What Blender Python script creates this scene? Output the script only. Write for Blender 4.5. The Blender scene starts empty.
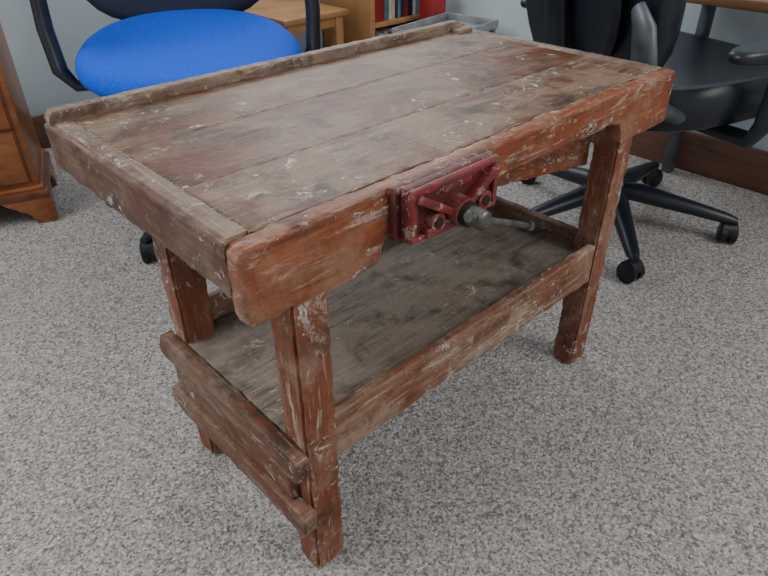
import bpy, bmesh, random
from math import *
from mathutils import Vector, Matrix, noise as mnoise
random.seed(7)
S=0.82
H=0.76; L=1.17; W=0.65
col=bpy.context.scene.collection
# ---------------------------------------------------------------- materials
def lin(c):
    return tuple(((x/255)/12.92 if x/255<=0.04045 else ((x/255+0.055)/1.055)**2.4) for x in c)+(1,)
def newmat(name):
    m=bpy.data.materials.new(name); m.use_nodes=True
    nt=m.node_tree; b=nt.nodes['Principled BSDF']
    return m,nt,b
def N(nt,t,**k):
    n=nt.nodes.new(t)
    for a,v in k.items(): setattr(n,a,v)
    return n
def noise(nt,vec,scale,detail=4,rough=0.6,dist=0):
    n=N(nt,'ShaderNodeTexNoise'); n.inputs['Scale'].default_value=scale; n.inputs['Detail'].default_value=detail
    n.inputs['Roughness'].default_value=rough; n.inputs['Distortion'].default_value=dist
    nt.links.new(vec,n.inputs['Vector']); return n.outputs['Fac']
def mapping(nt,vec,scale=(1,1,1),loc=(0,0,0),rot=(0,0,0)):
    n=N(nt,'ShaderNodeMapping'); n.inputs['Scale'].default_value=scale; n.inputs['Location'].default_value=loc; n.inputs['Rotation'].default_value=rot
    nt.links.new(vec,n.inputs['Vector']); return n.outputs['Vector']
def ramp(nt,fac,stops):
    n=N(nt,'ShaderNodeValToRGB'); e=n.color_ramp.elements
    while len(e)<len(stops): e.new(0.5)
    for i,(p,c) in enumerate(stops):
        e[i].position=p; e[i].color=c if len(c)==4 else lin(c)
    nt.links.new(fac,n.inputs['Fac']); return n.outputs['Color']
def bw(nt,fac,a,b,hi=1.0):
    return ramp(nt,fac,[(a,(0,0,0,1)),(b,(hi,hi,hi,1))])
def mix(nt,fac,c1,c2,mode='MIX'):
    n=N(nt,'ShaderNodeMix',data_type='RGBA',blend_type=mode)
    def put(s,v):
        if hasattr(v,'is_output'): nt.links.new(v,s)
        elif isinstance(v,(int,float)): s.default_value=v
        else: s.default_value=v if len(v)==4 else lin(v)
    put(n.inputs[0],fac); put(n.inputs[6],c1); put(n.inputs[7],c2)
    return n.outputs[2]
def mul(nt,a,b,op='MULTIPLY'):
    n=N(nt,'ShaderNodeMath',operation=op)
    for i,v in enumerate((a,b)):
        if hasattr(v,'is_output'): nt.links.new(v,n.inputs[i])
        else: n.inputs[i].default_value=v
    return n.outputs[0]
def bump(nt,b,h,strength,dist=0.002):
    n=N(nt,'ShaderNodeBump'); n.inputs['Strength'].default_value=strength; n.inputs['Distance'].default_value=dist
    nt.links.new(h,n.inputs['Height']); nt.links.new(n.outputs['Normal'],b.inputs['Normal'])

def worn(name,axis,dark,midc,light,dust,dustamt=0.5,paint=0.5,orange=None,oramt=0.3,scr=0.5,rough=0.6,seed=0,patch=0.0,edge=0.6,flecks=0.3):
    m,nt,b=newmat(name)
    tc=N(nt,'ShaderNodeTexCoord').outputs['Object']
    tc=mapping(nt,tc,loc=(seed*3.1,seed*1.7,seed*2.3))
    sc=[30,30,30]; sc[axis]=1.8
    g=noise(nt,mapping(nt,tc,tuple(sc)),2.2,9,0.7,0.8)
    sf=[170,170,170]; sf[axis]=6
    gf=noise(nt,mapping(nt,tc,tuple(sf)),1.5,4,0.7,0.3)
    c=ramp(nt,g,[(0.32,dark),(0.5,midc),(0.68,light)])
    p=noise(nt,tc,7,10,0.72,0.6)
    if orange:
        o=noise(nt,mapping(nt,tc,loc=(4,8,1)),5.0,9,0.72,0.8)
        c=mix(nt,bw(nt,o,0.6-oramt*0.3,0.66-oramt*0.22,0.85),c,mix(nt,g,orange,tuple(int(x*0.55) for x in orange)))
    c=mix(nt,bw(nt,p,0.60-dustamt*0.24,0.70-dustamt*0.2,0.75),c,mix(nt,gf,tuple(int(x*0.78) for x in dust),tuple(min(255,int(x*1.12)) for x in dust)))
    s=noise(nt,mapping(nt,tc,loc=(9,2,5)),10,9,0.72,0.3)
    c=mix(nt,bw(nt,s,0.52,0.65,0.75),c,tuple(int(x*0.6) for x in dark))
    c=mix(nt,bw(nt,gf,0.56,0.68,0.55),c,tuple(int(x*0.5) for x in dark))
    fs=noise(nt,mapping(nt,tc,loc=(2,2,8)),150,5,0.75)
    c=mix(nt,bw(nt,fs,0.58,0.66,0.4),c,tuple(int(x*0.6) for x in dark))
    for k,rot in enumerate((0.55,-0.4,1.25)):
        sc2=[120,120,120]; sc2[axis]=7
        q=noise(nt,mapping(nt,tc,tuple(sc2),loc=(k*2,k,3),rot=(rot if axis!=0 else 0.0,rot*0.5 if axis==2 else 0,rot if axis!=2 else 0)),1.3,2,0.5)
        c=mix(nt,bw(nt,q,0.69,0.74,scr),c,tuple(min(255,int(x*1.15)+10) for x in dust))
    if patch>0:
        sp_=[26,26,26]; sp_[axis]=5
        pp=noise(nt,mapping(nt,tc,tuple(sp_),loc=(5,5,5)),0.9,10,0.8,1.0)
        c=mix(nt,mul(nt,bw(nt,pp,0.60-patch*0.08,0.66-patch*0.06,0.7),bw(nt,fs,0.36,0.52)),c,(196,182,170))
    geo=N(nt,'ShaderNodeNewGeometry').outputs['Pointiness']
    en=noise(nt,mapping(nt,tc,loc=(6,6,1)),28,6,0.7)
    c=mix(nt,mul(nt,bw(nt,geo,0.53,0.60,edge),bw(nt,en,0.42,0.56)),c,(180,158,138))
    a=noise(nt,mapping(nt,tc,loc=(1,6,2)),38,9,0.78,0.9)
    aa=noise(nt,mapping(nt,tc,loc=(7,3,2)),7,4,0.65)
    pf=mul(nt,bw(nt,a,0.63-paint*0.09,0.66-paint*0.08),bw(nt,aa,0.60-paint*0.22,0.68-paint*0.2,0.85))
    c=mix(nt,pf,c,(212,204,194))
    hh=mul(nt,g,pf,'ADD')
    for vs,th,seedl in ((30,0.10,0),(80,0.16,5)):
        dv=noise(nt,mapping(nt,tc,loc=(seedl,1,1)),vs*2.2,3,0.6)
        v=N(nt,'ShaderNodeTexVoronoi'); v.inputs['Scale'].default_value=vs; nt.links.new(mapping(nt,tc,loc=(seedl,seedl,0)),v.inputs['Vector'])
        dd=mul(nt,v.outputs['Distance'],mul(nt,mul(nt,dv,0.9),-0.25,'ADD'),'ADD')
        vf=ramp(nt,dd,[(th+0.06*paint,(1,1,1,1)),(th+0.04+0.06*paint,(0,0,0,1))])
        cc=N(nt,'ShaderNodeSeparateColor'); nt.links.new(v.outputs['Color'],cc.inputs[0])
        vf=mul(nt,vf,bw(nt,cc.outputs[0],0.90-flecks,0.92-flecks,0.8))
        vf=mul(nt,vf,bw(nt,aa,0.38,0.50))
        c=mix(nt,vf,c,(208,202,192))
        vd=mul(nt,ramp(nt,dd,[(th,(1,1,1,1)),(th+0.04,(0,0,0,1))]),bw(nt,cc.outputs[1],0.84,0.86,0.8))
        c=mix(nt,vd,c,(36,26,22))
    nt.links.new(c,b.inputs['Base Color'])
    rr=N(nt,'ShaderNodeMapRange'); rr.inputs[3].default_value=rough-0.15; rr.inputs[4].default_value=min(1,rough+0.2); nt.links.new(p,rr.inputs[0]); nt.links.new(rr.outputs[0],b.inputs['Roughness'])
    bump(nt,b,mul(nt,hh,mul(nt,gf,0.6),'ADD'),0.6,0.002)
    return m
M={}
M['top1']=worn('worn_tabletop_wood_a',0,(66,42,30),(110,80,60),(144,116,94),(150,128,108),0.66,0.70,(124,64,38),0.48,0.45,0.44,1,0,0.6,0.40)
M['top2']=worn('worn_tabletop_wood_b',0,(60,38,26),(102,72,52),(136,106,84),(142,118,98),0.60,0.54,(122,58,32),0.60,0.4,0.42,11,0,0.6,0.34)
M['top3']=worn('worn_tabletop_wood_c',0,(64,42,30),(106,78,58),(140,112,90),(146,124,104),0.62,0.60,(118,62,36),0.52,0.4,0.42,13,0,0.6,0.36)
M['cleat']=worn('worn_cleat_wood',1,(70,50,38),(106,82,66),(138,114,96),(146,128,112),0.66,0.66,(114,66,42),0.3,0.5,0.5,2,0.3,0.8,0.38)
M['endface']=worn('worn_end_wood',1,(64,44,36),(96,70,56),(126,98,82),(130,106,90),0.5,0.5,(112,62,40),0.35,0.4,0.5,6,0.3,0.8)
M['apron']=worn('varnished_apron_wood',0,(84,40,20),(136,74,40),(166,100,62),(154,114,88),0.46,0.66,(160,76,34),0.55,0.5,0.40,3,0.6,0.8)
M['leg']=worn('worn_leg_wood',2,(84,46,30),(130,78,54),(156,106,80),(156,124,104),0.36,0.66,(150,78,44),0.5,0.45,0.48,4,0.62,0.7,0.3)
M['rail']=worn('worn_rail_wood',0,(88,56,40),(132,94,72),(160,126,104),(164,140,122),0.48,0.76,(146,82,48),0.38,0.5,0.55,5,0.7,0.7,0.36)
M['lip']=worn('worn_lip_wood',0,(82,58,46),(120,94,76),(148,124,106),(152,136,120),0.62,0.6,(124,72,48),0.25,0.5,0.55,15,0.5,0.8)
M['raily']=worn('worn_siderail_wood',1,(78,54,42),(118,88,70),(146,118,98),(144,124,108),0.46,0.48,(132,76,48),0.42,0.4,0.55,8,0.45,0.8,0.28)
M['shelf']=worn('dirty_shelf_wood',0,(76,64,54),(114,100,88),(142,128,116),(148,136,124),0.75,0.48,(104,76,58),0.12,0.35,0.55,7,0,0.5,0.34)
def simple(name,c,rough=0.5,metal=0,nsc=None,amt=0.25,bmp=0.0,coat=0):
    m,nt,b=newmat(name)
    b.inputs['Roughness'].default_value=rough; b.inputs['Metallic'].default_value=metal
    b.inputs['Coat Weight'].default_value=coat
    tc=N(nt,'ShaderNodeTexCoord').outputs['Object']
    n=noise(nt,tc,nsc or 12,5,0.6)
    cc=ramp(nt,n,[(0.3,tuple(int(x*(1-amt)) for x in c)),(0.7,tuple(min(255,int(x*(1+amt*0.5))) for x in c))])
    nt.links.new(cc,b.inputs['Base Color'])
    if bmp: bump(nt,b,n,bmp,0.001)
    return m
M['black']=simple('black_plastic',(30,35,44),0.38)
M['leather']=simple('black_leather',(28,34,44),0.32,nsc=160,bmp=0.3)
M['wheel']=simple('castor_plastic',(20,21,24),0.35)
M['blue']=simple('blue_fabric',(0,84,226),0.95,nsc=300,amt=0.2,bmp=0.4)
M['navy']=simple('navy_mesh_fabric',(34,42,62),0.85,nsc=260,amt=0.3,bmp=0.4)
M['greymetal']=simple('grey_metal',(96,102,108),0.45,0.5)
M['steel']=simple('dull_steel',(112,112,110),0.42,0.85,nsc=40,amt=0.4)
M['iron']=simple('dark_cast_iron',(54,40,36),0.55,0.4,nsc=50,amt=0.4,bmp=0.3)
M['galv']=simple('grey_tray_metal',(150,154,158),0.5,0.3)
M['paper']=simple('white_paper',(214,214,210),0.8)
M['pine']=simple('light_oak',(180,134,86),0.5,nsc=6,amt=0.2)
M['redplastic']=simple('red_plastic',(150,34,34),0.5)
M['teal']=simple('teal_card',(92,128,136),0.7)
M['cream']=simple('cream_card',(200,184,150),0.7)
m,nt,b=newmat('seam_filler'); tc=N(nt,'ShaderNodeTexCoord').outputs['Object']
n=noise(nt,mapping(nt,tc,(9,60,60)),3,6,0.7)
nt.links.new(ramp(nt,n,[(0.40,(62,46,34)),(0.50,(104,82,64)),(0.58,(170,150,122))]),b.inputs['Base Color']); b.inputs['Roughness'].default_value=0.85; M['gap']=m
def redpaint(name,f):
    m,nt,b=newmat(name)
    tc=N(nt,'ShaderNodeTexCoord').outputs['Object']
    n1=noise(nt,tc,26,8,0.7,0.4); n2=noise(nt,mapping(nt,tc,loc=(3,3,3)),70,7,0.75,0.6)
    c=ramp(nt,n1,[(0.3,tuple(int(x*f) for x in (92,26,28))),(0.65,tuple(int(x*f) for x in (144,42,46)))])
    c=mix(nt,bw(nt,n2,0.51,0.58,0.85),c,(74,46,36))
    n3=noise(nt,mapping(nt,tc,loc=(8,1,3)),55,7,0.75,0.6)
    c=mix(nt,bw(nt,n3,0.57,0.61,0.8),c,(180,154,140))
    geo=N(nt,'ShaderNodeNewGeometry').outputs['Pointiness']
    c=mix(nt,mul(nt,bw(nt,geo,0.53,0.60,0.6),bw(nt,n2,0.42,0.56)),c,(150,116,104))
    nt.links.new(c,b.inputs['Base Color']); b.inputs['Roughness'].default_value=0.5; bump(nt,b,n2,0.5,0.0012); return m
M['red']=redpaint('chipped_red_paint',1.0); M['redd']=redpaint('chipped_dark_red_paint',0.7)
def polwood(name,axis,d,l,rough=0.3):
    m,nt,b=newmat(name)
    tc=N(nt,'ShaderNodeTexCoord').outputs['Object']
    sc=[16,16,16]; sc[axis]=1.5
    g=noise(nt,mapping(nt,tc,tuple(sc)),2,8,0.6,1.0)
    nt.links.new(ramp(nt,g,[(0.3,d),(0.7,l)]),b.inputs['Base Color']); b.inputs['Roughness'].default_value=rough
    return m
M['cab']=polwood('yew_veneer',0,(112,62,34),(164,104,62))
M['cabd']=polwood('dark_yew_veneer',0,(84,44,26),(128,76,46))
M['skirt']=polwood('skirting_wood',1,(88,60,48),(120,84,68),0.4)
M['skirtx']=polwood('skirting_wood_x',0,(88,60,48),(120,84,68),0.4)
M['desk']=polwood('desk_wood',1,(130,92,62),(168,124,88),0.4)
M['wall']=simple('painted_wall',(190,204,212),0.85,nsc=4,amt=0.05)
# carpet
m,nt,b=newmat('speckled_carpet')
tc=N(nt,'ShaderNodeTexCoord').outputs['Object']
n1=noise(nt,tc,300,3,0.8); n2=noise(nt,tc,140,4,0.7); n3=noise(nt,tc,1.6,3,0.5)
dn=N(nt,'ShaderNodeTexNoise'); dn.inputs['Scale'].default_value=220; nt.links.new(tc,dn.inputs['Vector'])
dm=mix(nt,0.008,tc,dn.outputs['Color'],'ADD')
v=N(nt,'ShaderNodeTexVoronoi'); v.inputs['Scale'].default_value=260; nt.links.new(dm,v.inputs['Vector'])
sp=N(nt,'ShaderNodeSeparateColor'); nt.links.new(v.outputs['Color'],sp.inputs[0])
c=ramp(nt,sp.outputs[0],[(0.0,(94,86,80)),(0.2,(132,125,120)),(0.45,(180,176,173)),(0.75,(200,197,195)),(1.0,(234,233,232))])
c=mix(nt,bw(nt,n2,0.45,0.60,0.5),c,(144,137,132))
c=mix(nt,bw(nt,n1,0.58,0.68,0.6),c,(228,226,225))
c=mix(nt,bw(nt,n3,0.3,0.7,0.16),c,(142,137,134))
nt.links.new(c,b.inputs['Base Color']); b.inputs['Roughness'].default_value=0.98
bump(nt,b,n1,0.9,0.004); M['carpet']=m

# ---------------------------------------------------------------- geometry helpers
def empty(name):
    e=bpy.data.objects.new(name,None); col.objects.link(e); return e
WARP=False
WEAR=0.0
def finish(name,bm,mat,parent=None,smooth=False,bevel=0,seg=2):
    if bevel:
        es=[e for e in bm.edges if len(e.link_faces)==2 and e.calc_face_angle(0)>0.5]
        bmesh.ops.bevel(bm,geom=es,offset=bevel,segments=seg,affect='EDGES',profile=0.5)
    bmesh.ops.recalc_face_normals(bm,faces=bm.faces)
    if WEAR>0:
        for ax in range(3):
            lo=min(v.co[ax] for v in bm.verts); hi=max(v.co[ax] for v in bm.verts)
            n=int((hi-lo)/0.012)
            if n<4: continue
            for i in range(1,n):
                co=Vector((0,0,0)); co[ax]=lo+(hi-lo)*i/n; no=Vector((0,0,0)); no[ax]=1
                bmesh.ops.bisect_plane(bm,geom=list(bm.verts)+list(bm.edges)+list(bm.faces),plane_co=co,plane_no=no)
        bm.normal_update()
        for v in bm.verts:
            q=v.co*34
            d=mnoise.noise(q)*0.6+mnoise.noise(q*2.7)*0.4
            edge=1.0
            ks=[abs(c) for c in v.normal]; 
            if max(ks)>0.98: edge=0.22
            v.co+=v.normal*(min(d,0.15)*WEAR*edge*2.4)
    if WARP:
        for v in bm.verts:
            if v.co.z>H-0.14:
                v.co.y*=1.03-0.04*v.co.x/L
    me=bpy.data.meshes.new(name); 
    for v in bm.verts: v.co*=S
    bm.to_mesh(me); bm.free()
    me.materials.append(mat)
    ob=bpy.data.objects.new(name,me); col.objects.link(ob)
    if parent: ob.parent=parent
    if smooth or bevel:
        for p in me.polygons: p.use_smooth=True
        try: me.set_sharp_from_angle(angle=radians(40))
        except Exception: pass
    return ob
def box(name,lo,hi,mat,parent=None,bevel=0.003,M4=None,seg=2):
    bm=bmesh.new(); bmesh.ops.create_cube(bm,size=1)
    for v in bm.verts:
        v.co=Vector([lo[i]+(v.co[i]+0.5)*(hi[i]-lo[i]) for i in range(3)])
    if bevel:
        bmesh.ops.bevel(bm,geom=list(bm.edges),offset=bevel,segments=seg,affect='EDGES',profile=0.5)
    if M4 is not None: bmesh.ops.transform(bm,matrix=M4,verts=bm.verts)
    return finish(name,bm,mat,parent,smooth=bool(bevel))
def prism(name,pts,plane,a,b,mat,parent=None,bevel=0.003,M4=None):
    bm=bmesh.new()
    def P(p,t):
        if plane=='xz': return (p[0],t,p[1])
        if plane=='yz': return (t,p[0],p[1])
        return (p[0],p[1],t)
    f=bm.faces.new([bm.verts.new(P(p,a)) for p in pts])
    r=bmesh.ops.extrude_face_region(bm,geom=[f])
    d=Vector(P((0,0),b))-Vector(P((0,0),a))
    bmesh.ops.translate(bm,verts=[v for v in r['geom'] if isinstance(v,bmesh.types.BMVert)],vec=d)
    if M4 is not None: bmesh.ops.transform(bm,matrix=M4,verts=bm.verts)
    return finish(name,bm,mat,parent,bevel=bevel)
def arc(cx,cz,r,a0,a1,n=6):
    return [(cx+r*cos(radians(a0+(a1-a0)*i/n)),cz+r*sin(radians(a0+(a1-a0)*i/n))) for i in range(n+1)]
def tube(name,pts,rads,mat,parent=None,n=12,sx=1.0):
    bm=bmesh.new(); pts=[Vector(p) for p in pts]
    if not hasattr(rads,'__len__'): rads=[rads]*len(pts)
    rings=[]; up=None
    for i,p in enumerate(pts):
        t=(pts[min(i+1,len(pts)-1)]-pts[max(i-1,0)]).normalized()
        if up is None: up=Vector((0,0,1)) if abs(t.z)<0.9 else Vector((1,0,0))
        s=t.cross(up).normalized(); u=s.cross(t).normalized(); up=u
        rings.append([bm.verts.new(p+(s*cos(2*pi*k/n)*sx+u*sin(2*pi*k/n))*rads[i]) for k in range(n)])
    for a,b in zip(rings,rings[1:]):
        for k in range(n): bm.faces.new((a[k],a[(k+1)%n],b[(k+1)%n],b[k]))
    bm.faces.new(rings[0][::-1]); bm.faces.new(rings[-1])
    ob=finish(name,bm,mat,parent,smooth=True)
    try: ob.data.set_sharp_from_angle(angle=radians(50))
    except Exception: pass
    return ob
def slab(name,c,hx,hy,zt,thick,mat,parent,rot=0,power=3.2,dish=0.0,rise=None,nr=14,na=48,tilt=None):
    bm=bmesh.new()
    rings=[]
    prof=[]
    for i in range(nr+1):
        r=i/nr*0.9; prof.append((r,0.0))
    for i in range(1,7):
        a=i/6*pi; prof.append((0.9+0.1*sin(a),-(1-cos(a))/2*thick))
    prof.append((0.5,-thick)); prof.append((0.0,-thick))
    R=Matrix.Rotation(rot,4,'Z')
    for r,dz in prof:
        ring=[]
        for k in range(na):
            a=2*pi*k/na; ca,sa=cos(a),sin(a)
            rr=(abs(ca)**power+abs(sa)**power)**(-1/power)
            u,v=ca*rr*r,sa*rr*r
            z=dz+(rise(u,v) if rise else 0)-dish*max(0,1-r*r)*(1 if dz==0 else 0)
            p=R@Vector((u*hx,v*hy,0)); 
            ring.append(bm.verts.new((p.x,p.y,z)))
        rings.append(ring)
    for a,b in zip(rings,rings[1:]):
        for k in range(na): bm.faces.new((a[k],a[(k+1)%na],b[(k+1)%na],b[k]))
    bmesh.ops.remove_doubles(bm,verts=bm.verts,dist=1e-5)
    if tilt is not None: bmesh.ops.transform(bm,matrix=tilt,verts=bm.verts)
    bmesh.ops.translate(bm,verts=bm.verts,vec=(c[0],c[1],zt))
    return finish(name,bm,mat,parent,smooth=True)

# ---------------------------------------------------------------- room
XR=2.46; YB=2.68
def plain(name,lo,hi,mat): return box(name,lo,hi,mat,None,bevel=0)
plain('floor',(-2.2,-2.4,-0.06),(XR+0.1,YB+0.1,0),M['carpet'])
plain('wall_back',(-2.2,YB,0),(XR+0.1,YB+0.1,2.9),M['wall'])
plain('wall_right',(XR,-2.4,0),(XR+0.1,YB,2.9),M['wall'])
box('baseboard_back',(-2.2,YB-0.022,0),(XR-0.022,YB,0.16),M['skirtx'],None,0.006)
box('baseboard_right',(XR-0.022,-2.4,0),(XR,YB,0.17),M['skirt'],None,0.006)

# ---------------------------------------------------------------- workbench
wb=empty('workbench'); WARP=True; WEAR=0.0022
T=0.032
ys=[0.03,0.205,0.415,W-0.03]
for i in range(3):
    dz=random.uniform(-0.0004,0.0004)
    box('top_board_%d'%(i+1),(0.045,ys[i]+0.0005,H-T),(L-0.045,ys[i+1]-0.0005,H+dz),M['top%d'%(i+1)],wb,0.0014)
WEAR=0
for i in (0,1,2):
    box('seam_%d'%(i+1),(0.046,ys[i]-0.0018,H-0.02),(L-0.046,ys[i]+0.0018,H-0.0006),M['gap'],wb,0)
box('seam_end_left',(0.042,0.03,H-0.02),(0.0465,W-0.03,H-0.0010),M['gap'],wb,0)
WEAR=0.0035
box('end_cleat_left',(0.0,0.03,H-0.092),(0.043,W,H),M['endface'],wb,0.008)
box('end_cleat_right',(L-0.044,0.03,H-0.092),(L,W,H),M['cleat'],wb,0.006)
WEAR=0.0015
box('cleat_top_left',(0.009,0.034,H-0.01),(0.0425,W-0.006,H+0.0012),M['cleat'],wb,0.003)
hd=0.123; hs=0.066
z0=H-hd; z1=H-hs; zt=H+0.001
pts=[(0.0,zt-0.008)]+[(0.0,z0+0.012)]+arc(0.012,z0+0.012,0.012,180,270,4)[1:]+[(0.235,z0)]
pts+=[(0.243,z0+0.006),(0.247,z0+0.03),(0.262,z1-0.006),(0.285,z1)]
pts+=[(0.915,z1),(0.94,z1-0.005),(0.957,z1-0.022),(0.966,z0),(L-0.03,z0)]+arc(L-0.022,z0+0.022,0.022,270,360,4)[1:]+[(L,zt-0.014)]+arc(L-0.014,zt-0.014,0.014,0,90,4)[1:]+[(0.008,zt)]
WEAR=0.0035
prism('front_apron',pts,'xz',-0.006,0.029,M['apron'],wb,0.006)
pts=[(0.004,H-0.09),(0.004,H+0.010)]+arc(0.018,H+0.010,0.014,180,90,4)+[(L-0.05,H+0.024),(L-0.02,H+0.010),(L-0.02,H-0.09)]
prism('back_rail',pts,'xz',W-0.034,W-0.008,M['lip'],wb,0.004)
box('stop_block',(L-0.085,W-0.07,H-0.005),(L-0.03,W-0.035,H+0.010),M['cleat'],wb,0.004)
lw=0.070; ld=0.062
def leg(n,x,y,dx):
    bm=bmesh.new(); bmesh.ops.create_cube(bm,size=1)
    for v in bm.verts:
        top=v.co.z>0; k=0 if top else 0.001
        v.co=Vector((x+(0 if top else dx)+(lw-2*k)*(v.co.x+0.5)+k,y+(ld-2*k)*(v.co.y+0.5)+k,(H-T-0.002) if top else 0.0))
    bmesh.ops.bevel(bm,geom=list(bm.edges),offset=0.005,segments=2,affect='EDGES')
    finish(n,bm,M['leg'],wb,smooth=True)
xl=0.070; xr=0.974; yb=0.395
leg('leg_front_left',xl,-0.004,-0.002); leg('leg_front_right',xr,0.0,-0.024)
leg('leg_back_left',xl,yb,0.0); leg('leg_back_right',xr,yb,-0.024)
WEAR=0.002
box('cross_tie_left',(xl+0.01,ld,H-0.12),(xl+0.05,yb,H-T-0.001),M['raily'],wb,0.003)
box('cross_tie_right',(xr+0.01,ld,H-0.12),(xr+0.05,yb,H-T-0.001),M['raily'],wb,0.003)
box('back_stretcher',(xl,yb+ld-0.002,H-0.14),(xr+lw,yb+ld+0.02,H-T-0.001),M['apron'],wb,0.003)
zs=0.340
yk=yb+ld
box('shelf_panel_1',(xl+0.002,0.022,zs-0.014),(xr+lw-0.030,0.235,zs),M['shelf'],wb,0.001)
box('shelf_panel_2',(xl+0.002,0.2365,zs-0.014),(xr+lw-0.030,yk-0.02,zs-0.0005),M['shelf'],wb,0.001)
box('shelf_front_rail',(xl+lw-0.006,0.002,0.272),(xr-0.010,0.024,0.376),M['rail'],wb,0.004)
box('shelf_back_rail',(xl+lw-0.006,yk-0.022,0.29),(xr-0.010,yk,0.395),M['rail'],wb,0.004)
box('shelf_right_rail',(xr+0.005,ld-0.004,0.29),(xr+0.030,yb+0.002,0.382),M['raily'],wb,0.004)
def side_rail(n,x0,x1,y0,y1,za,zb,m=M['raily'],r=0.012):
    p=[(y0+r,za),(y1-r,za)]+arc(y1-r,za+r,r,270,360,3)[1:]+[(y1,zb-r)]+arc(y1-r,zb-r,r,0,90,3)[1:]+[(y0+r,zb)]+arc(y0+r,zb-r,r,90,180,3)[1:]+[(y0,za+r)]+arc(y0+r,za+r,r,180,270,3)[1:-1]
    prism(n,p,'yz',x0,x1,m,wb,0.004)
WEAR=0.003
side_rail('side_rail_upper',xl-0.030,xl-0.001,-0.014,yk+0.012,0.286,0.342)
side_rail('side_board_middle',xl-0.020,xl-0.001,0.030,yk-0.01,0.200,0.288,r=0.006)
side_rail('side_rail_lower',xl-0.030,xl-0.001,-0.018,yk+0.012,0.144,0.201)
WARP=False; WEAR=0.002
Mb=Matrix.Translation((xr+0.01,0.085,0))@Matrix.Rotation(radians(164),4,'Z')
box('vise_bearer',(0,-0.012,0.560),(0.50,0.012,0.715),M['apron'],wb,0.003,Mb)
# vise
WEAR=0.0008
vx0,vx1=0.270,0.474; vz0,vz1=0.676,0.767
box('vise_rear_jaw',(vx0-0.010,-0.02,vz0+0.002),(vx1+0.002,-0.004,vz1-0.002),M['redd'],wb,0.002)
box('vise_jaw_plate',(vx0,-0.038,vz0),(vx1,-0.0195,vz1),M['redd'],wb,0.003)
yf=-0.038
def rib(n,x0,z0_,x1,z1_,w,yo=-0.047,m='red'):
    d=Vector((x1-x0,0,z1_-z0_)); l=d.length; a=atan2(d.z,d.x)
    Mx=Matrix.Translation((x0,0,z0_))@Matrix.Rotation(-a,4,'Y')
    box(n,(0,yo,-w/2),(l,yf+0.002,w/2),M[m],wb,0.0025,Mx)
rib('vise_rim_top',vx0+0.002,vz1-0.007,vx1-0.002,vz1-0.007,0.012)
rib('vise_rim_left',vx0+0.006,vz1-0.006,vx0+0.006,vz0+0.006,0.012)
rib('vise_rim_right',vx1-0.006,vz1-0.006,vx1-0.006,vz0+0.006,0.012)
rib('vise_rim_bottom',vx0+0.002,vz0+0.006,vx1-0.002,vz0+0.006,0.010)
xc=(vx0+vx1)/2+0.004; zc=vz0+0.026
rib('vise_rib_1',vx0+0.010,vz1-0.014,xc-0.012,zc,0.013,-0.056)
rib('vise_rib_2',vx1-0.010,vz1-0.014,xc+0.012,zc,0.013,-0.056)
rib('vise_rib_3',vx0+0.03,vz0+0.010,vx1-0.03,vz0+0.010,0.018,-0.052)
rib('vise_panel',xc-0.035,vz1-0.02,xc+0.035,vz1-0.02,0.016,-0.041)
tube('vise_boss',[(xc,yf+0.002,zc),(xc,-0.062,zc),(xc,-0.064,zc)],[0.025,0.024,0.018],M['red'],wb,24)
for i,xx in enumerate((xc-0.052,xc+0.060)):
    tube('vise_guide_boss_%d'%i,[(xx,yf+0.001,vz0+0.024),(xx,-0.052,vz0+0.024),(xx,-0.053,vz0+0.024)],[0.017,0.016,0.012],M['red'],wb,20)
    tube('vise_guide_%d'%i,[(xx,yf,vz0+0.024),(xx,-0.0545,vz0+0.024)],[0.009,0.009],M['iron'],wb,16)
tube('vise_screw_head',[(xc,-0.060,zc),(xc,-0.100,zc),(xc,-0.103,zc)],[0.0165,0.0165,0.013],M['steel'],wb,20)
tube('vise_collar',[(xc,-0.064,zc),(xc,-0.072,zc)],0.021,M['iron'],wb,20)
hdv=Vector((cos(radians(-25)),0,sin(radians(-25)))); hc=Vector((xc,-0.089,zc))
tube('vise_handle',[hc-hdv*0.024,hc+hdv*0.155],0.0055,M['steel'],wb,12)
tube('vise_handle_knob_1',[hc-hdv*0.031,hc-hdv*0.020],0.009,M['steel'],wb,14)
tube('vise_handle_knob_2',[hc+hdv*0.149,hc+hdv*0.161],0.009,M['steel'],wb,14)
tube('vise_screw',[(xc,-0.006,zc),(xc,0.33,zc)],0.012,M['steel'],wb,14)
box('vise_body',(xc-0.045,0.03,zc-0.03),(xc+0.045,0.2,H-T-0.001),M['iron'],wb,0.004)
WEAR=0

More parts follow.
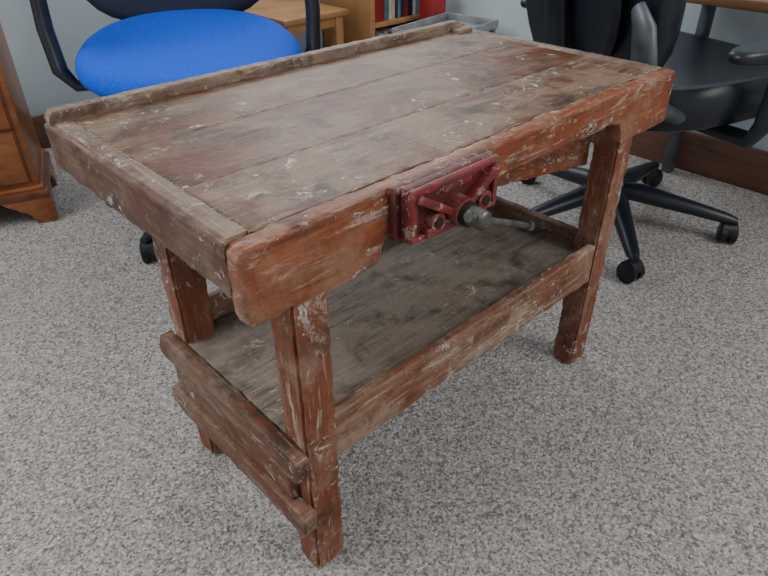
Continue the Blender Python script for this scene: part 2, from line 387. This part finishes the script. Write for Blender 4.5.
# ---------------------------------------------------------------- office chair parts
def castor(n,x,y,ang,par,r=0.036):
    c=Vector((x,y,r)); ax=Vector((-sin(ang),cos(ang),0))
    for s in (-1,1):
        tube('%s_wheel_%d'%(n,s),[c+ax*s*0.006,c+ax*s*0.010,c+ax*s*0.026,c+ax*s*0.030],[r*0.94,r,r,r*0.8],M['wheel'],par,24)
    tube(n+'_hood',[c+ax*-0.024+Vector((0,0,0.012)),c+ax*0.024+Vector((0,0,0.012))],[r*0.86,r*0.86],M['black'],par,20)
    tube(n+'_pin',[c+Vector((0,0,0.0)),c+Vector((0,0,0.066))],0.010,M['greymetal'],par,10)
def base(cx,cy,angs,R,par):
    for i,a in enumerate(angs):
        a=radians(a); d=Vector((cos(a),sin(a),0)); c=Vector((cx,cy,0))
        tube('base_arm_%d'%i,[c+d*0.02+Vector((0,0,0.135)),c+d*0.10+Vector((0,0,0.135)),c+d*R*0.7+Vector((0,0,0.108)),c+d*(R-0.02)+Vector((0,0,0.092)),c+d*(R+0.018)+Vector((0,0,0.086))],[0.030,0.034,0.025,0.020,0.012],M['black'],par,14,1.15)
        castor('castor_%d'%i,cx+d.x*R,cy+d.y*R,a+0.7+i,par)
    tube('base_hub',[(cx,cy,0.09),(cx,cy,0.11),(cx,cy,0.17),(cx,cy,0.18)],[0.04,0.052,0.046,0.034],M['black'],par,24)
    tube('gas_column',[(cx,cy,0.17),(cx,cy,0.34),(cx,cy,0.341),(cx,cy,0.52)],[0.033,0.03,0.018,0.018],M['black'],par,20)
def backrest(n,c,zmid,hw,hh,th,face,lean,mat,par,power=3,rise=None):
    Mx=Matrix.Rotation(face,4,'Z')@Matrix.Rotation(radians(90-lean),4,'Y')
    slab(n,(c.x,c.y),hh,hw,zmid,th,mat,par,rot=0,power=power,rise=rise,tilt=Mx)

# blue chair
bc=empty('office_chair')
cx,cy=0.78,1.56
base(cx-0.01,cy-0.05,[-155+72*i for i in range(5)],0.43,bc)
fa=radians(-116); fw=Vector((cos(fa),sin(fa),0)); lt=Vector((-fw.y,fw.x,0)); c0=Vector((cx,cy,0))
slab('seat',(cx,cy),0.385,0.40,0.63,0.085,M['blue'],bc,rot=fa-pi/2,power=2.5,dish=0.012,rise=lambda u,v: 0.05*max(0,-v)**2-0.03*max(0,v)**3)
slab('seat_pan',(cx,cy),0.30,0.30,0.56,0.03,M['black'],bc,rot=fa-pi/2,power=3)
box('tilt_mechanism',(-0.09,-0.13,0.455),(0.09,0.13,0.535),M['black'],bc,0.01,Matrix.Translation((cx,cy,0))@Matrix.Rotation(fa,4,'Z'))
for s,nm in ((1,'right'),(-1,'left')):
    o=c0+lt*s*0.40
    tube('arm_support_'+nm,[c0+lt*s*0.20+Vector((0,0,0.515)),o+Vector((0,0,0.515)),o+lt*s*0.04+Vector((0,0,0.57)),o+lt*s*0.055-fw*0.03+Vector((0,0,0.70)),o+lt*s*0.05-fw*0.04+Vector((0,0,0.85))],[0.02,0.02,0.024,0.024,0.022],M['black'],bc,12,1.5)
    slab('arm_pad_'+nm,(o.x+lt.x*s*0.05,o.y+lt.y*s*0.05),0.045,0.17,0.885,0.035,M['black'],bc,rot=fa-pi/2,power=2.6)
bk=c0-fw*0.42
backrest('backrest',bk,0.95,0.39,0.33,0.06,fa,8,M['navy'],bc,3.2)
for s in (-1,1):
    tube('back_bar_%d'%s,[c0-fw*0.05+lt*s*0.05+Vector((0,0,0.50)),c0-fw*0.36+lt*s*0.10+Vector((0,0,0.50)),c0-fw*0.465+lt*s*0.14+Vector((0,0,0.56)),c0-fw*0.50+lt*s*0.15+Vector((0,0,0.95))],[0.02,0.02,0.02,0.018],M['black'],bc,12)

# black chair
kc=empty('office_chair.001')
cx,cy=1.775,0.385
base(cx,cy,[-139,-67,5,80,161],0.42,kc)
fa=radians(-15); fw=Vector((cos(fa),sin(fa),0)); lt=Vector((-fw.y,fw.x,0)); c0=Vector((cx+0.04,cy-0.04,0))
slab('seat',(c0.x+fw.x*0.08,c0.y+fw.y*0.08),0.37,0.38,0.60,0.14,M['leather'],kc,rot=fa-pi/2,power=3.2,dish=0.02,rise=lambda u,v:0.035*abs(u)**3)
box('tilt_mechanism',(-0.14,-0.11,0.41),(0.14,0.11,0.475),M['black'],kc,0.012,Matrix.Translation((cx,cy,0))@Matrix.Rotation(fa,4,'Z'))
tube('tilt_lever',[c0+Vector((0,0,0.45)),c0-lt*0.22+Vector((0,0,0.45)),c0-lt*0.30+Vector((0,0,0.44))],[0.008,0.008,0.014],M['black'],kc,10)
bk=c0-fw*0.33
backrest('backrest',bk,0.98,0.30,0.41,0.10,fa,12,M['leather'],kc,3.4,rise=lambda u,v:0.04*abs(v)**2)
backrest('backrest_shell',bk-fw*0.095,0.94,0.20,0.30,0.03,fa,12,M['black'],kc,3.4)
tube('back_bar',[c0-fw*0.02+Vector((0,0,0.45)),c0-fw*0.34+Vector((0,0,0.46)),c0-fw*0.42+Vector((0,0,0.52)),c0-fw*0.47+Vector((0,0,0.86))],[0.03,0.03,0.03,0.025],M['black'],kc,14,1.6)
q=c0-fw*0.33-lt*0.29
tube('recliner_bracket',[q+fw*0.12+Vector((0,0,0.53)),q+Vector((0,0,0.58)),q-fw*0.05+Vector((0,0,0.66)),q-fw*0.09+Vector((0,0,0.80)),q-fw*0.08+lt*0.04+Vector((0,0,0.84))],[0.022,0.028,0.028,0.024,0.016],M['greymetal'],kc,14,1.5)
for s in (-1,1):
    o=c0+lt*s*0.40
    tube('arm_support_%d'%s,[c0+lt*s*0.2+Vector((0,0,0.45)),o+Vector((0,0,0.455)),o+lt*s*0.03+Vector((0,0,0.51)),o+lt*s*0.03+Vector((0,0,0.71))],[0.022,0.024,0.026,0.022],M['black'],kc,12,1.4)
    slab('arm_pad_%d'%s,(o.x+lt.x*s*0.03-fw.x*0.03,o.y+lt.y*s*0.03-fw.y*0.03),0.05,0.20,0.745,0.034,M['black'],kc,rot=fa-pi/2,power=2.8)

# ---------------------------------------------------------------- cabinet on the left
cb=empty('chest_of_drawers')
Mc=Matrix.Translation((0.26,1.86,0))@Matrix.Rotation(radians(-20),4,'Z')
CW=0.75; CD=0.42
def cbx(n,lo,hi,m,bv=0.004): return box(n,lo,hi,M[m],cb,bv,Mc)
cbx('carcass',(-CW+0.02,0.02,0.14),(-0.03,CD,0.80),'cab')
cbx('base_moulding',(-CW,-0.005,0.10),(-0.005,CD,0.135),'cabd',0.008)
cbx('base_moulding_upper',(-CW+0.01,0.006,0.133),(-0.018,CD,0.15),'cab',0.006)
cbx('cabinet_top',(-CW-0.005,-0.01,0.80),(-0.0,CD,0.83),'cab',0.008)
for i,(za,zb) in enumerate(((0.17,0.36),(0.375,0.565),(0.58,0.78))):
    cbx('drawer_%d'%i,(-CW+0.05,0.008,za),(-0.06,0.03,zb),'cab',0.004)
    cbx('drawer_bead_%d'%i,(-CW+0.042,0.014,za-0.007),(-0.052,0.022,zb+0.007),'cabd',0.002)
    for kx in (-0.19,-CW+0.19):
        bp=Mc@Vector((kx,0.008,(za+zb)/2)); fr=Mc.to_3x3()@Vector((0,-1,0))
        tube('knob_%d_%d'%(i,int(-kx*100)),[bp,bp+fr*0.012,bp+fr*0.018,bp+fr*0.03,bp+fr*0.034],[0.008,0.008,0.016,0.016,0.008],M['cabd'],cb,16)
fo=[(-0.006,0.102),(-0.006,0.0),(-0.075,0.0),(-0.085,0.03),(-0.10,0.05),(-0.12,0.055),(-0.135,0.07),(-0.16,0.085),(-0.18,0.102)]
prism('bracket_foot_1',fo,'xz',0.0,0.022,M['cab'],cb,0.003,Mc)
prism('bracket_foot_2',[(-CW-x,z) for x,z in fo],'xz',0.0,0.022,M['cab'],cb,0.003,Mc)
fy=[( -x-0.006,z) for x,z in fo]
prism('bracket_foot_side_1',[(y,z) for y,z in fy],'yz',-0.028,-0.008,M['cab'],cb,0.003,Mc)
prism('bracket_foot_side_2',[(y,z) for y,z in fy],'yz',-CW+0.008,-CW+0.028,M['cab'],cb,0.003,Mc)
prism('bracket_foot_side_3',[(CD-y,z) for y,z in fy],'yz',-0.028,-0.008,M['cab'],cb,0.003,Mc)
prism('bracket_foot_side_4',[(CD-y,z) for y,z in fy],'yz',-CW+0.008,-CW+0.028,M['cab'],cb,0.003,Mc)

# ---------------------------------------------------------------- desk on the right wall
dk=empty('desk')
box('desktop',(2.19,-1.2,0.715),(XR-0.03,0.50,0.75),M['desk'],dk,0.004)
for yy in (-1.15,0.44):
    box('desk_leg_%d'%(yy*100),(XR-0.10,yy-0.02,0.0),(XR-0.05,yy+0.02,0.715),M['greymetal'],dk,0.004)

# ---------------------------------------------------------------- bookcase
bk_=empty('bookcase')
bx0,bx1,by0,by1=1.95,2.43,1.90,2.30
box('side_1',(bx0,by0,0),(bx0+0.03,by1,0.9),M['pine'],bk_,0.003)
box('side_2',(bx1-0.03,by0,0),(bx1,by1,0.9),M['pine'],bk_,0.003)
box('back',(bx0,by1-0.012,0.02),(bx1,by1,0.9),M['pine'],bk_,0.001)
for i,z in enumerate((0.05,0.25,0.44,0.66,0.87)):
    box('shelf_%d'%i,(bx0+0.03,by0+0.005,z),(bx1-0.03,by1-0.012,z+0.022),M['pine'],bk_,0.002)
def books(n,x0,x1,y,z,hmin,hmax,dep):
    bm=bmesh.new(); x=x0
    while x<x1-0.03:
        w=random.uniform(0.014,0.035); h=random.uniform(hmin,hmax)
        r=bmesh.ops.create_cube(bm,size=1)
        for v in r['verts']: v.co=Vector((x+(v.co.x+0.5)*(w-0.001),y+(v.co.y+0.5)*dep,z+(v.co.z+0.5)*h))
        k=random.randrange(5)
        for f in set(f for v in r['verts'] for f in v.link_faces): f.material_index=k
        x+=w
    ob=finish(n,bm,M['paper'],bk_)
    for k in ('teal','cream','redplastic','navy'): ob.data.materials.append(M[k])
books('books_lower',bx0+0.035,bx1-0.035,by0+0.03,0.072,0.12,0.16,0.22)
books('books_mid',bx0+0.035,bx1-0.035,by0+0.03,0.272,0.11,0.155,0.22)
books('books_upper',bx0+0.035,bx1-0.035,by0+0.03,0.462,0.13,0.18,0.22)
st=empty('side_table')
for i,(x,y) in enumerate(((1.56,2.06),(1.86,2.06),(1.56,2.54),(1.86,2.54))):
    box('leg_%d'%i,(x-0.024,y-0.024,0),(x+0.024,y+0.024,0.50),M['pine'],st,0.004)
box('top',(1.51,2.02,0.50),(1.91,2.58,0.528),M['pine'],st,0.005)
box('apron',(1.56,2.045,0.45),(1.86,2.065,0.50),M['pine'],st,0.003)
box('lower_shelf',(1.55,2.05,0.24),(1.87,2.55,0.258),M['pine'],st,0.003)
rb=empty('red_storage_box')
box('body',(2.21,1.72,0),(2.31,1.82,0.60),M['redplastic'],rb,0.008)
box('lid',(2.205,1.715,0.601),(2.315,1.825,0.62),M['redplastic'],rb,0.006)
tr=empty('metal_tray')
Mt=Matrix.Translation((1.86,1.32,0))@Matrix.Rotation(radians(8),4,'Z')
TZ=0.47
box('base',(0,0,TZ),(0.46,0.30,TZ+0.006),M['galv'],tr,0.001,Mt)
for i,(lo,hi) in enumerate((((0,0,TZ),(0.46,0.008,TZ+.04)),((0,0.292,TZ),(0.46,0.30,TZ+.04)),((0,0,TZ),(0.008,0.30,TZ+.04)),((0.452,0,TZ),(0.46,0.30,TZ+.04)))):
    box('rim_%d'%i,lo,hi,M['galv'],tr,0.002,Mt)
for i,(x,y) in enumerate(((0.02,0.02),(0.44,0.02),(0.02,0.28),(0.44,0.28))):
    box('stand_leg_%d'%i,(x-0.012,y-0.012,0),(x+0.012,y+0.012,TZ),M['greymetal'],tr,0.002,Mt)

# ---------------------------------------------------------------- lights
w=bpy.data.worlds.new('world'); bpy.context.scene.world=w; w.use_nodes=True
w.node_tree.nodes['Background'].inputs[0].default_value=(0.96,0.98,1.0,1); w.node_tree.nodes['Background'].inputs[1].default_value=0.48
def area(n,loc,tgt,size,sy,e,c=(1,1,1)):
    l=bpy.data.lights.new(n,'AREA'); l.shape='RECTANGLE'; l.size=size; l.size_y=sy; l.energy=e; l.color=c
    o=bpy.data.objects.new(n,l); col.objects.link(o); o.location=loc
    o.rotation_euler=(Vector(tgt)-Vector(loc)).to_track_quat('-Z','Y').to_euler()
area('window_light_a',(-1.4,1.2,2.2),(0.5,0.4,0.3),1.6,1.2,42,(1,0.99,0.97))
area('window_light_b',(1.6,-1.8,2.1),(0.6,0.4,0.3),1.8,1.2,46,(1,0.97,0.93))
area('window_light_c',(1.55,1.75,1.75),(0.5,0.3,0.6),1.2,0.8,17,(0.98,0.99,1))

# ---------------------------------------------------------------- camera
y,t,r=0.8221,0.5934,-0.0107
F=Vector((cos(y)*cos(t),sin(y)*cos(t),-sin(t))); R=Vector((sin(y),-cos(y),0)); U=R.cross(F)
R2=R*cos(r)+U*sin(r); U2=-R*sin(r)+U*cos(r)
cam=bpy.data.cameras.new('camera'); co=bpy.data.objects.new('camera',cam); col.objects.link(co)
cam.lens=641.7/768*36; cam.sensor_width=36; cam.sensor_fit='HORIZONTAL'; cam.clip_start=0.02
mw=Matrix((R2,U2,-F)).transposed().to_4x4(); mw.translation=Vector((-0.3355,-0.6356,1.1707))*S
co.matrix_world=mw
bpy.context.scene.camera=co
